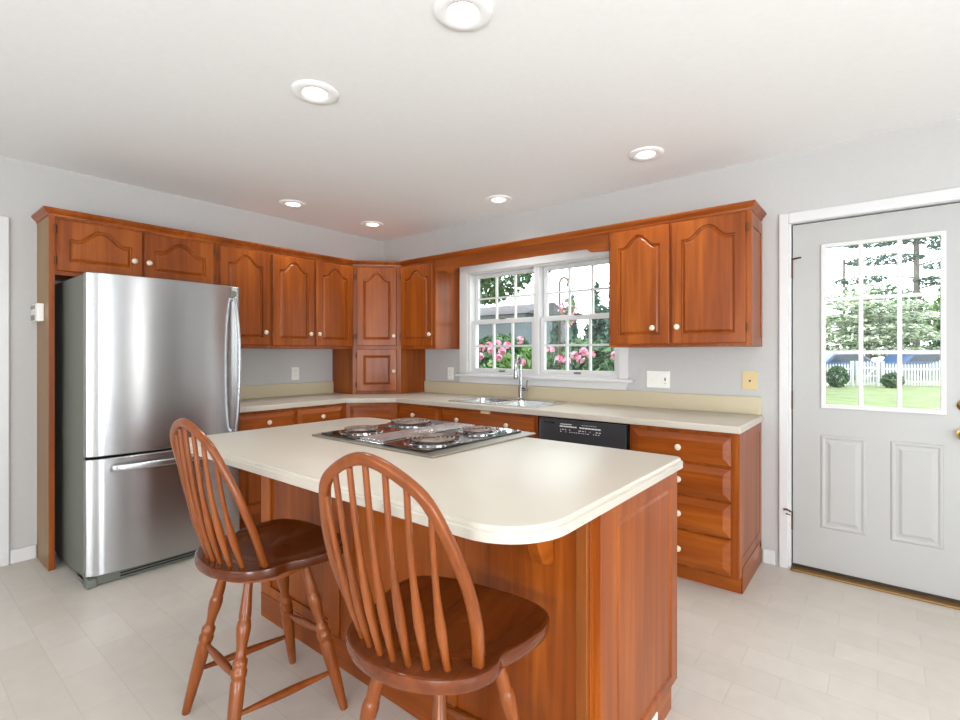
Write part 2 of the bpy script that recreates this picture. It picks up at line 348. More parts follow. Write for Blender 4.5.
k = MB(); k.lathe([(.03, 0), (.03, .008), (.02, .014), (0, .015)], Matrix.Translation((4.545, .0199, 1.035)) @ rotY, 24); k.box(4.541, 4.549, -.015, .006, 1.018, 1.052); k.build('deadbolt', 'brass', slab, smooth=50)['label'] = 'round brass deadbolt'
MB().box(DX0+.012, DX1-.012, -.035, .12, 0, .012).build('threshold', 'sign', door, bevel=.004)['label'] = 'bronze coloured threshold strip'
m = MB(); m.box(DX0+.0125, LX0-.0005, .034, .06, .03, LZ1).box(LX1+.0005, DX1-.0125, .034, .06, .03, LZ1).box(DX0+.0125, DX1-.0125, .034, .06, LZ1+.0005, DZ1-.0125); m.build('weatherstrip', 'weather', door)['label'] = 'dark weatherstrip in the gap around the door'
MB().box(DX0+.014, DX1-.014, .026, .06, .0125, .0295).build('sweep', 'weather', slab)['label'] = 'dark weatherstrip under the door'

# white interior door at the left edge
d2 = thing('door_2', 'white door with white casing at the far left edge', 'door', kind='structure')
m = MB(); m.box(0, .02, -3.02, -2.937, 0, 2.14).box(0, .02, -4.0, -3.92, 0, 2.14).box(0, .02, -3.92, -3.02, 2.06, 2.14); m.build('casing', 'trim', d2, bevel=.005)
MB().box(-.06, -.02, -3.91, -3.03, .01, 2.05).build('leaf', 'door', d2, bevel=.003)

# ---------------------------------------------------------------- cabinet kit (local frame: x right, y into the cabinet, z up, front at y=0)
def place(p, name, mat, o, **k):
    return o
def knob_at(parent, x, z, y=-.02):
    k = MB(); k.lathe([(.007, 0), (.007, .008), (.009, .010), (.0165, .016), (.0185, .022), (.017, .028), (.010, .032), (0, .033)], Matrix.Translation((x, y, z)) @ rotY, 20)
    o = k.build('knob', 'knob', parent, smooth=60); o['label'] = 'round cream ceramic knob'; return o
def hinges_at(parent, x, z0, z1, y=-.01):
    for z in (z0, z1):
        h = MB(); h.tube([(x, y-.008, z-.024), (x, y-.008, z+.024)], .0055, 8)
        h.build('hinge', 'hinge', parent, smooth=40)['label'] = 'dark metal hinge barrel'
def arch_outline(x0, x1, z0, z1, rise, n=36):
    # counter-clockwise: bottom left, bottom right, up, cathedral arch back to the left
    zs = z1-rise; W = x1-x0; sh = .76
    P = [(x0, z0), (x1, z0), (x1, zs)]
    for i in range(n+1):
        q = 1-2*i/n; P.append(((x0+x1)/2+W/2*sh*q, zs+rise*.5*(1+math.cos(PI*abs(q)**1.2))))
    P.append((x0, zs))
    return P
def door_mesh(parent, x0, x1, z0, z1, arch=True, stile=.058, knob=None, hinge=None, name='door', kz=None, th=.02):
    w, h = x1-x0, z1-z0
    ox0, ox1, oz0, oz1 = x0+stile, x1-stile, z0+stile, z1-stile*(.72 if arch else 1)
    rise = min(.072, .34*(oz1-oz0)) if arch else 0
    if arch: inner = arch_outline(ox0, ox1, oz0, oz1, rise)
    else: inner = [(ox0, oz0), (ox1, oz0), (ox1, oz1), (ox0, oz1)]
    outer = [(x0, z0), (x1, z0), (x1, z1)]+[(x0+(x-ox0)/(ox1-ox0)*w, z1) for x, z in inner[3:-1]]+[(x0, z1)]
    g = lambda pts, y: [(x, y, z) for x, z in pts]
    s = .007
    def shr(pts, d): return [(min(max(x, x0+d), x1-d), min(max(z, z0+d), z1-d)) for x, z in pts]
    L = [g(outer, 0), g(outer, -th+.005), g(shr(outer, .005), -th), g(inner, -th), g(offset(inner, .003), -th+.013), g(offset(inner, .009), -th+.014), g(offset(inner, .024), -th+.003), g(offset(inner, .026), -th+.0025)]
    o = MB().loops(L, True, True).build(name, 'woodZ', parent)
    if knob is not None: knob_at(o, knob, kz if kz is not None else z0+.095, -th)
    if hinge is not None: hinges_at(o, hinge, z0+.09 if h > .4 else z0+.06, z1-.09 if h > .4 else z1-.06)
    return o
def front(parent, x0, x1, z0, z1, knobs=(), name='drawer', th=.02, bev=.03):
    q = lambda d, y: [(x0+d, y, z0+d), (x1-d, y, z0+d), (x1-d, y, z1-d), (x0+d, y, z1-d)]
    o = MB().loops([q(0, 0), q(0, -.009), q(.003, -.010), q(bev, -th+.001), q(bev+.002, -th)], True, True).build(name, 'woodX', parent)
    for kx in knobs: knob_at(o, kx, (z0+z1)/2, -th)
    return o
def body(parent, w, d, z0, z1, mat='woodZ', name='body'): return MB().box(0, w, 0, d, z0, z1).build(name, mat, parent, bevel=.0015)
DU, ZB, ZT = .324, 1.343, 2.14
RL = PI/2
# upper cabinets, left wall: local x = world y
def left_up(y0, y1, z0, label):
    t = thing('wall_cabinet', label, 'cabinet', (DU, y0, 0), RL, 'orange brown wall cabinets')
    body(t, y1-y0, DU, z0, ZT); return t
fc = left_up(-2.778, -1.862, 1.775, 'wide low wall cabinet with two arched doors above the refrigerator')
door_mesh(fc, .004, .444, 1.80, 2.112, knob=.394, hinge=-.002, kz=1.908); door_mesh(fc, .456, .898, 1.80, 2.112, knob=.478, hinge=.904, kz=1.908)
c = left_up(-1.861, -1.441, ZB, 'single door wall cabinet right beside the refrigerator top')
door_mesh(c, .023, .41, 1.368, 2.11, knob=.366, hinge=.016, kz=1.469)
c = left_up(-1.44, -.642, ZB, 'double door wall cabinet between the refrigerator cabinets and the corner cabinet')
door_mesh(c, .01, .39, 1.366, 2.11, knob=.344, hinge=.004, kz=1.469); door_mesh(c, .41, .79, 1.366, 2.11, knob=.426, hinge=.797, kz=1.471)
# corner tower with a diagonal face
t = thing('corner_cabinet', 'tall diagonal corner cabinet standing on the counter with two doors', 'cabinet')
A0, A1 = (DU, -.641), (.641, -DU)
MB().prism([(0.001, -.001), (.001, -.641), A0, A1, (.641, -.001)], .918, ZT).build('body', 'woodZ', t, bevel=.0015)
fa = bpy.data.objects.new('face', None)
def diag(parent, P0):
    e = Matrix.Translation((P0[0], P0[1], 0)) @ Matrix.Rotation(PI/4, 4, 'Z'); return e
E0 = diag(t, A0)
for z0, z1, ar, kz in ((1.372, 2.108, True, 1.467), (.946, 1.342, False, 1.135)):
    o = door_mesh(t, .04, .41, z0, z1, arch=ar, knob=.384, hinge=.034, kz=kz); o.matrix_local = E0
# upper cabinets, window wall
def back_up(x0, x1, label):
    t = thing('wall_cabinet', label, 'cabinet', (x0, -DU, 0), 0, 'orange brown wall cabinets'); body(t, x1-x0, DU-.001, ZB, ZT); return t
c = back_up(.643, 1.10, 'single door wall cabinet between the corner cabinet and the window')
door_mesh(c, .012, .43, 1.372, 2.11, knob=.412, hinge=.006, kz=1.472)
c = back_up(2.755, 3.626, 'double door wall cabinet between the window and the exterior door')
door_mesh(c, .014, .412, 1.362, 2.118, knob=.312+.0, hinge=.008, kz=1.464); door_mesh(c, .428, .848, 1.362, 2.118, knob=.466, hinge=.855, kz=1.465)
m = MB()
X = .871
for a in ((X, X+.004, .0, .05, ZB, ZT-.03), (X, X+.004, .275, .322, ZB, ZT-.03), (X, X+.004, .05, .275, ZB, ZB+.06), (X, X+.004, .05, .275, ZT-.1, ZT-.03)): m.box(*a)
m.build('side_frame', 'woodZ', c)
# end panel of the refrigerator bay
ep = tag(MB().box(0.001, DU, -2.808, -2.779, 0, ZT).build('end_panel', 'woodZ', bevel=.0015), 'tall wooden end panel on the floor left of the refrigerator', 'panel')
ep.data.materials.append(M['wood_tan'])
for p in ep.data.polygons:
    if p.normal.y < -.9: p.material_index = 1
# crown molding: profile swept along the cabinet run
path = [(0, -2.808, 1), (DU, -2.808, 0), (DU, -.641, 0), (.641, -DU, 0), (3.626, -DU, 0), (3.626, 0, 0)]
P2 = [Vector(p[:2]) for p in path]
prof = [(0, 2.128), (.004, 2.128), (.006, 2.138), (.013, 2.146), (.021, 2.155), (.024, 2.162), (.027, 2.163), (.027, 2.172), (-.02, 2.172), (-.02, 2.1405), (0, 2.1405)]
L = []
for i, p in enumerate(P2):
    e0 = (p-P2[i-1]).normalized() if i else None; e1 = (P2[i+1]-p).normalized() if i < len(P2)-1 else None
    n0 = Vector((e0.y, -e0.x)) if e0 else None; n1 = Vector((e1.y, -e1.x)) if e1 else None
    if n0 is None: mv = n1
    elif n1 is None: mv = n0
    else:
        b = (n0+n1).normalized(); mv = b/b.dot(n0)
    L.append([(p.x+mv.x*d, p.y+mv.y*d, z) for d, z in prof])
m = MB(); m.loops(L, True, True); tag(m.build('crown_molding', 'woodX'), 'continuous wooden crown molding along the tops of the wall cabinets', 'molding')
# valance over the window
vz = [(1.101, 2.033), (1.20, 2.028), (1.235, 2.012), (1.26, 1.998), (1.288, 1.997), (1.305, 2.006), (1.318, 2.026), (1.334, 2.037), (1.37, 2.040)]
vr = [(3.856-x, z) for x, z in vz][::-1]
pts = vz+[(2.575, 2.040), (2.592, 2.032), (2.606, 2.017), (2.62, 2.011), (2.754, 2.006)]+[(2.754, 2.1395), (1.101, 2.1395)]
tag(MB().prism(pts, -DU+.001, -DU+.02, lambda x, z, y: (x, y, z)).build('valance', 'woodX', bevel=.001), 'scalloped wooden valance board above the sink window', 'valance')

# ---------------------------------------------------------------- base cabinets
DB = .613
def toe(parent, w, d=DB): MB().box(0, w, .075, d-.003, 0, .0995).build('toe_kick', 'woodX', parent)
def left_base(y0, y1, label):
    t = thing('base_cabinet', label, 'cabinet', (DB, y0, 0), RL, 'orange brown base cabinets'); body(t, y1-y0, DB-.003, .10, .876); toe(t, y1-y0); return t
DZ = .724, .852
t = left_base(-1.885, -1.384, 'base cabinet with drawer and door next to the refrigerator')
front(t, .04, .493, *DZ, knobs=(.266,)); door_mesh(t, .04, .493, .13, .70, arch=True, knob=.45, hinge=.034, kz=.62)
t = left_base(-1.383, -.921, 'base cabinet with drawer and door beside the diagonal corner base')
front(t, .008, .422, *DZ, knobs=(.217,)); door_mesh(t, .008, .422, .13, .70, knob=.05, hinge=.43, kz=.62)
t = thing('corner_base_cabinet', 'diagonal corner base cabinet under the corner counter', 'cabinet')
B0, B1 = (DB, -.92), (.92, -DB)
MB().prism([(.003, -.003), (.003, -.92), B0, B1, (.92, -.003)], .10, .876).build('body', 'woodZ', t, bevel=.0015)
MB().prism([(.01, -.01), (.01, -.915), (.54, -.915), (.915, -.54), (.915, -.01)], 0, .0995).build('toe_kick', 'woodX', t)
EB = diag(t, B0)
o = front(t, .035, .40, *DZ); o.matrix_local = EB
o = door_mesh(t, .035, .40, .13, .70, knob=.36, hinge=.03, kz=.62); o.matrix_local = EB
def back_base(name, x0, x1, label):
    t = thing(name, label, 'cabinet', (x0, -DB, 0), 0, 'orange brown base cabinets'); body(t, x1-x0, DB-.003, .10, .876); toe(t, x1-x0); return t
t = back_base('base_cabinet', .922, 1.44, 'base cabinet with drawer and door left of the sink cabinet')
front(t, .012, .50, *DZ, knobs=(.232,)); door_mesh(t, .012, .50, .13, .70, knob=.45, hinge=.006, kz=.62)
t = thing('sink_cabinet', 'sink base cabinet with false drawer front and two knobs', 'cabinet', (1.442, -DB, 0), 0, 'orange brown base cabinets')
m = MB(); W = .926
m.box(0, .018, 0, DB-.003, .1, .876).box(W-.018, W, 0, DB-.003, .1, .876).box(.018, W-.018, 0, .02, .1, .876).box(.018, W-.018, .02, DB-.003, .1, .118); m.build('body', 'woodZ', t)
toe(t, W)
f0 = front(t, .02, W-.03, *DZ, knobs=(.206, .681)); f0.name = 'false_front'
k = MB(); k.box(.425, .51, -.014, -.0005, .853, .8755); k.build('latch_tag', 'beige', t, bevel=.002)['label'] = 'small beige latch tag under the counter edge'
door_mesh(t, .02, .45, .13, .70, knob=.41, hinge=.014, kz=.62); door_mesh(t, .458, W-.03, .13, .70, knob=.50, hinge=W-.024, kz=.62)
t = thing('drawer_cabinet', 'four drawer base cabinet at the end of the counter by the door', 'cabinet', (3.023, -DB, 0), 0, 'orange brown base cabinets')
W = .597
body(t, W, DB-.003, .10, .876); toe(t, W-.002)
for z0, z1 in ((.70, .852), (.512, .682), (.316, .497), (.115, .303)): front(t, .02, W-.035, z0, z1, knobs=(.296,), bev=.035)
m = MB()
for a in ((W+.0005, W+.006, .002, .06, .1, .876), (W+.0005, W+.006, .55, .608, .1, .876), (W+.0005, W+.006, .06, .55, .82, .876), (W+.0005, W+.006, .06, .55, .145, .20), (W+.0005, W+.004, .06, .55, .2, .82)): m.box(*a)
m.build('side_panel', 'woodZ', t, bevel=.0012)
MB().box(W+.0005, W+.006, .076, .609, 0, .138).build('base_board', 'woodY', t, bevel=.0012)

# counter with diagonal inside corner and a cut-out for the sink
ct = thing('countertop', 'cream laminate L shaped countertop along the window wall and left wall', 'countertop')
CK = .640
SX0, SX1, SY0, SY1 = 1.462, 2.318, -.572, -.085
outer = [(.003, -.003), (.003, -1.888), (CK, -1.888), (CK, -.935), (.935, -CK), (3.636, -CK), (3.636, -.003)]
m = MB(); m.holed(outer[::-1], [rrect(SX0+.015, SX1-.015, SY0+.015, SY1-.015, .03)], .8775, .917); m.build('slab', 'laminate', ct, bevel=.006, seg=3)
m = MB(); m.box(.643, 3.628, -.022, -.003, .9172, 1.028).build('backsplash', 'splash', ct, bevel=.003)
m = MB(); m.box(.003, .022, -1.888, -.643, .9172, 1.028).build('backsplash', 'splash', ct, bevel=.003)

# sink
sk = thing('sink', 'stainless double bowl drop in sink under the window', 'sink', (0, 0, 0))
b1 = rrect(1.505, 1.87, -.535, -.165, .05); b2 = rrect(1.91, 2.278, -.535, -.165, .05)
MB().holed(rrect(SX0, SX1, SY0, SY1, .04), [b1, b2], .9172, .9215).build('rim', 'sinksteel', sk, bevel=.0015)
for b in (b1, b2):
    bb_ = offset(b, .004); lo = offset(b, .03); L = [[(x, y, .918) for x, y in offset(b, .0008)], [(x, y, .91) for x, y in offset(b, .002)], [(x, y, .77) for x, y in offset(b, .02)], [(x, y, .755) for x, y in lo], [(x, y, .75) for x, y in offset(b, .045)]]
    bo = MB().loops(L, False, True).build('bowl', 'sinksteel', sk, smooth=50)
    cx = sum(p[0] for p in b)/len(b); cy = sum(p[1] for p in b)/len(b)
    MB().lathe([(.045, .7505), (.045, .753), (.03, .752), (.028, .7508), (0, .7508)], Matrix.Translation((cx, cy, 0)), 20).build('drain', 'chrome', bo, smooth=40)
fa = thing('faucet', 'chrome gooseneck pull down faucet with side lever behind the sink', 'faucet', (1.885, -.125, .9217))
MB().lathe([(.028, 0), (.028, .006), (.022, .012), (.0195, .02), (.0195, .105), (.016, .112), (.012, .118)], Matrix(), 24).build('base', 'chrome', fa, smooth=40)
pth = [(0, 0, .115), (0, 0, .29)]
R_ = .052
dx, dy = .2, -.98
for i in range(1, 13):
    a = PI*i/12; pth.append((dx*(R_-R_*math.cos(a)), dy*(R_-R_*math.cos(a)), .29+R_*1.25*math.sin(a)))
pth.append((dx*2*R_, dy*2*R_, .275))
MB().tube(pth, .0115, 14).build('neck', 'chrome', fa, smooth=40)
hx, hy = dx*2*R_, dy*2*R_
MB().lathe([(.012, 0), (.0135, -.005), (.0145, -.05), (.0165, -.075), (.018, -.09), (.016, -.098), (0, -.098)], Matrix.Translation((hx, hy, .275)), 20).build('spray_head', 'chrome', fa, smooth=40)
MB().tube([(.019, 0, .085), (.05, -.005, .087), (.066, -.008, .089)], [.015, .017, .016], 14).build('valve_body', 'chrome', fa, smooth=40)
MB().tube([(.06, -.007, .095), (.064, -.008, .13), (.07, -.008, .165)], [.006, .005, .0045], 10).build('lever', 'chrome', fa, smooth=40)

# dishwasher
dw = thing('dishwasher', 'black dishwasher with white printed controls under the counter', 'dishwasher', (2.372, -DB, 0))
W = .646
MB().box(.004, W-.004, .002, .56, .1, .870).build('tub', 'black', dw)
MB().box(.03, W-.03, .06, .5, 0, .0995).build('toe_kick', 'black', dw)
cp = MB().loops([[(.012, 0, .69), (W-.012, 0, .69), (W-.012, 0, .868), (.012, 0, .868)], [(.012, -.0265, .69), (W-.012, -.0265, .69), (W-.012, -.012, .866), (.012, -.012, .866)]], True, True).build('control_panel', 'dwblack', dw, bevel=.003)
MB().box(.012, W-.012, -.018, .0015, .12, .683).build('door', 'dwblack', dw, bevel=.004)
def onpanel(m_, x0, x1, z0, z1):
    yy = lambda z: -.0222+(z-.745)/(.866-.745)*.010-.0006
    m_.loops([[(x0, yy(z0)+.0007, z0), (x1, yy(z0)+.0007, z0), (x1, yy(z1)+.0007, z1), (x0, yy(z1)+.0007, z1)], [(x0, yy(z0), z0), (x1, yy(z0), z0), (x1, yy(z1), z1), (x0, yy(z1), z1)]], False, True)
random.seed(3)
for rows in (((.18, .265, .834, .005), (.175, .30, .818, .008)), ((.32, .47, .818, .008), (.335, .44, .838, .002))):
  m = MB()
  for x0, x1, z, h in rows:
    x = x0
    while x < x1:
        l_ = random.uniform(.006, .018); onpanel(m, x, min(x+l_, x1), z, z+h); x += l_+.003
  for z in (.80, .786):
    x = rows[0][0]; xe = rows[0][0]+.14
    while x < xe:
        l_ = random.uniform(.004, .012)
        if random.random() < .7: onpanel(m, x, x+l_, z, z+.004)
        x += l_+.009
  m.build('printed_legend', 'print', cp)
k = MB(); onpanel(k, .05, .135, .834, .845); k.build('latch', 'black', cp)

# ---------------------------------------------------------------- refrigerator
rf = thing('refrigerator', 'stainless bottom freezer refrigerator standing by the left wall', 'refrigerator', (0, 0, 0))
FY0, FY1 = -2.735, -1.896
MB().box(.03, .735, FY0+.004, FY1-.004, .03, 1.745).build('case', 'dgrey', rf, bevel=.004)['label'] = 'grey textured refrigerator case'
def fdoor(name, z0, z1):
    n = 20; pts = []
    yc = (FY0+FY1)/2; hw = (FY1-FY0)/2
    edge = []
    for i in range(n+1):
        t = -1+2*i/n; y = yc+hw*t
        x = .800+.032*(1-t*t)
        if abs(t) > .93: x -= .018*((abs(t)-.93)/.07)**2
        edge.append((x, y))
    pts = [(.742, FY0)]+edge+[(.742, FY1)]
    return MB().prism(pts[::-1], z0, z1).build(name, 'steel', rf, smooth=35, bevel=.005)
d1 = fdoor('door', .725, 1.751); d2_ = fdoor('freezer_drawer', .062, .712)
MB().box(.735, .7415, FY0+.01, FY1-.01, .06, 1.735).build('gasket', 'darkgap', rf)
g = MB().box(.60, .785, FY0+.004, FY1-.004, .005, .055).build('kick_grille', 'dgrey', rf, bevel=.004)
k = MB()
for i in range(2): k.box(.7852, .788, FY0+.16, FY1-.12, .018+i*.016, .026+i*.016)
k.build('grille_slot', 'darkgap', g)
hy = FY1-.055
hp = [(.812, hy, 1.665), (.838, hy, 1.655), (.868, hy+.004, 1.5), (.884, hy+.006, 1.24), (.872, hy+.004, .95), (.846, hy, .80), (.812, hy, .785)]
def smooth_path(P, n=6):
    P = [Vector(p) for p in P]; out = []
    for i in range(len(P)-1):
        p0, p1, p2, p3 = P[max(i-1, 0)], P[i], P[i+1], P[min(i+2, len(P)-1)]
        for k in range(n):
            t = k/n; out.append(.5*((2*p1)+(p2-p0)*t+(2*p0-5*p1+4*p2-p3)*t*t+(3*p1-p0-3*p2+p3)*t**3))
    out.append(P[-1]); return out
sec = [(.012*math.copysign(abs(math.cos(a))**.6, math.cos(a)), .008*math.copysign(abs(math.sin(a))**.6, math.sin(a))) for a in [2*PI*i/16 for i in range(16)]]
MB().tube(smooth_path(hp), 1, sec=[(b, a) for a, b in sec]).build('handle', 'steel', d1, smooth=40)['label'] = 'tall bowed steel door handle'
yc = (FY0+FY1)/2
hp = [(.815, yc-.30, .655), (.845, yc-.298, .655), (.874, yc-.15, .655), (.884, yc, .655), (.874, yc+.15, .655), (.845, yc+.298, .655), (.815, yc+.30, .655)]
MB().tube(smooth_path(hp), 1, sec=[(a*.7, b*2.3) for a, b in sec]).build('handle', 'steel', d2_, smooth=40)['label'] = 'wide bowed steel drawer handle'
MB().prism(rrect(FY1-.075, FY1-.035, 1.675, 1.72, .008), .800, .8135, lambda y, z, x: (x, y, z)).build('badge', 'lcd', d1, bevel=.002)['label'] = 'small grey square badge'
for z in (1.59, .90):
    MB().lathe([(.005, 0), (.005, .003), (0, .0035)], Matrix.Translation((.8085, -2.65, z)) @ Matrix.Rotation(PI/2, 4, 'Y'), 10).build('screw_plug', 'black', d1)['label'] = 'tiny dark screw plug'
for y in (FY0+.03, FY1-.07): MB().box(.62, .70, y, y+.04, 0, .03).build('foot', 'black', rf)
MB().box(.735, .80, FY0+.002, FY0+.05, .0, .05).build('foot_cover', 'dgrey', rf, bevel=.006)

# ---------------------------------------------------------------- island
IX0, IX1, IY0, IY1 = 1.80, 3.612, -2.25, -1.585
isl = thing('kitchen_island', 'orange brown kitchen island cabinet with panelled end standing mid floor', 'island', (0, 0, 0))
MB().box(IX0, IX1-.02, IY0, IY1, .08, .8765).build('body', 'woodZ', isl, bevel=.0015)
MB().box(IX0, IX1-.02, IY0+.012, IY1-.06, 0, .0795).build('plinth', 'woodX', isl)
# panelled end (window-door side)
y0, y1 = IY0+.02, IY1
def panel_x(x, ya, yb, za, zb, st, mat='woodZ', name='side_panel', d=1, z0=None, z1=None):
    q = lambda a, t: [(x+d*t, ya+a, za+a), (x+d*t, yb-a, za+a), (x+d*t, yb-a, zb-a), (x+d*t, ya+a, zb-a)]
    return MB().loops([q(0, 0), q(0, .019), q(.001, .02), q(st, .02), q(st+.006, .012), q(st+.012, .0125), q(st+.02, .018), q(st+.024, .018)], True, True).build(name, mat, isl)
M['woodpink'] = M['woodZ']
st = .068
q = lambda a, b, c, d_, t: [(IX1-.02+t, y0+a, .08+c), (IX1-.02+t, y1-b, .08+c), (IX1-.02+t, y1-b, .8765-d_), (IX1-.02+t, y0+a, .8765-d_)]
MB().loops([q(0, 0, 0, 0, 0), q(0, 0, 0, 0, .019), q(.001, .001, .001, .001, .02), q(.105, .062, .035, .062, .02), q(.110, .067, .040, .067, .012), q(.116, .073, .046, .073, .0122), q(.126, .083, .056, .083, .0175), q(.128, .085, .058, .085, .0175)], True, True).build('end_panel', 'woodZ', isl)
MB().box(IX1-.02, IX1-.002, y0, IY1-.06, 0, .0795).build('end_board', 'woodY', isl)
# seat side: frame and panels
m = MB(); fx = (IX0, IX0+.09), (2.36, 2.455), (2.47, 2.56), (3.0, 3.09)
for a, b in ((IX0, IX0+.085), (2.372, 2.448), (2.462, 2.54), (3.02, 3.10)): m.box(a, b, IY0-.012, IY0-.0002, .12, .8765)
for a, b in ((IX0+.085, 2.372), (2.54, 3.02)):
    m.box(a, b, IY0-.0115, IY0-.0002, .12, .165); m.box(a, b, IY0-.0115, IY0-.0002, .80, .8765)
m.build('seat_side_frame', 'woodZ', isl, bevel=.002)
MB().box(IX0, IX1-.021, IY0-.014, IY0-.0002, 0.0, .1195).build('base_board', 'woodX', isl, bevel=.004)
MB().box(3.552, 3.586, IY0-.012, IY0-.0002, .12, .8765).build('batten', 'batten', isl, bevel=.002)['label'] = 'narrow lighter vertical batten'
for x in (2.03, 3.455):
    pr_ = [(IY0-.0002, .8765), (IY0-.0002, .70), (IY0-.03, .698), (IY0-.055, .712), (IY0-.075, .75), (IY0-.092, .81), (IY0-.105, .8765)]
    MB().prism(pr_, x-.02, x+.02, lambda y, z, x_: (x_, y, z)).build('corbel', 'woodY', isl, bevel=.004)
# working side: doors and drawers facing the sink
for a, b in ((1.83, 2.25), (2.27, 2.69), (2.71, 3.13), (3.15, 3.57)):
    for kind in (0, 1):
        o = front(isl, 0, b-a, .724, .852, knobs=((b-a)/2,)) if kind == 0 else door_mesh(isl, 0, b-a, .13, .70, knob=.05, hinge=b-a+.006, kz=.62)
        o.matrix_local = Matrix.Translation((b, IY1, 0)) @ Matrix.Rotation(PI, 4, 'Z')
box('outlet_plate', 'plate', isl, IX1-.0018, IX1+.004, -1.872, -1.80, .012, .076)['label'] = 'small white outlet plate low on the end'
# island worktop: rounded seat-side corner, stepped edge
def island_outline():
    P = []
    def arc(cx, cy, r, a0, a1, n=10): P.extend([(cx+r*math.cos(a0+(a1-a0)*i/n), cy+r*math.sin(a0+(a1-a0)*i/n)) for i in range(n+1)])
    x0, x1, ya, yb = 1.722, 3.64, -2.632, -1.585
    arc(x0+.05, ya+.05, .05, PI, 1.5*PI, 6); arc(x1-.17, ya+.17, .17, -PI/2, 0, 14); arc(x1-.03, yb-.03, .03, 0, PI/2, 5); arc(x0+.13, yb-.13, .13, PI/2, PI, 10)
    return P
io = island_outline()
g = lambda d, z: [(x, y, z) for x, y in offset(io, d)]
tag(MB().loops([g(.012, .8775), g(.0, .8785), g(-.001, .880), g(-.001, .902), g(.003, .9035), g(.0055, .9055), g(.0055, .909), g(.009, .915), g(.014, .917)], True, True).build('island_worktop', 'laminate', smooth=30),
    'cream laminate worktop with rounded corner lying on the island', 'countertop')

# ---------------------------------------------------------------- cooktop
ck = thing('cooktop', 'electric four coil cooktop with center vent set in the island', 'cooktop', (0, 0, .917))
MB().prism(rrect(2.14, 2.937, -2.2, -1.508, .012), .0003, .008).build('frame', 'satin', ck, bevel=.003)
for x0, x1 in ((2.175, 2.425), (2.61, 2.868)):
    MB().prism(rrect(x0, x1, -2.172, -1.53, .01), .0085, .016).build('glass_top', 'glassblack', ck, bevel=.002)
v = MB(); v.prism(rrect(2.43, 2.605, -2.168, -1.535, .008), .0085, .0125); v.build('vent_frame', 'sinksteel', ck, bevel=.002)
m = MB()
for i in range(9): m.box(2.44+i*.018, 2.452+i*.018, -2.15, -1.555, .0127, .021)
m.build('vent_grille', 'sinksteel', ck, bevel=.001)
for (bx, by, r) in ((2.295, -2.03, .082), (2.29, -1.715, .105), (2.742, -2.01, .105), (2.737, -1.71, .082)):
    p = MB().lathe([(r+.018, 0), (r+.018, .004), (r+.006, .007), (r, .005), (r*.5, .0015), (0, .0015)], Matrix.Translation((bx, by, .0162)), 32).build('drip_pan', 'chrome', ck, smooth=40)
    n = 4; path = []; turns = 3.6 if r < .09 else 4.6; N = int(40*turns)
    for i in range(N+1):
        a = 2*PI*turns*i/N; rr = .018+(r-.022)*i/N; path.append((bx+rr*math.cos(a), by+rr*math.sin(a), .0162+.0145))
    MB().tube(path, .0052, 8).build('coil_burner', 'coil', ck, smooth=60)
    s = MB()
    for k in range(3):
        a = 2*PI*k/3+.4; s.box(-.002, .002, 0, r, .0162+.0035, .0162+.009) if False else s.tube([(bx, by, .0162+.006), (bx+r*math.cos(a), by+r*math.sin(a), .0162+.006)], .003, 6)
    s.build('coil_support', 'chrome', ck)

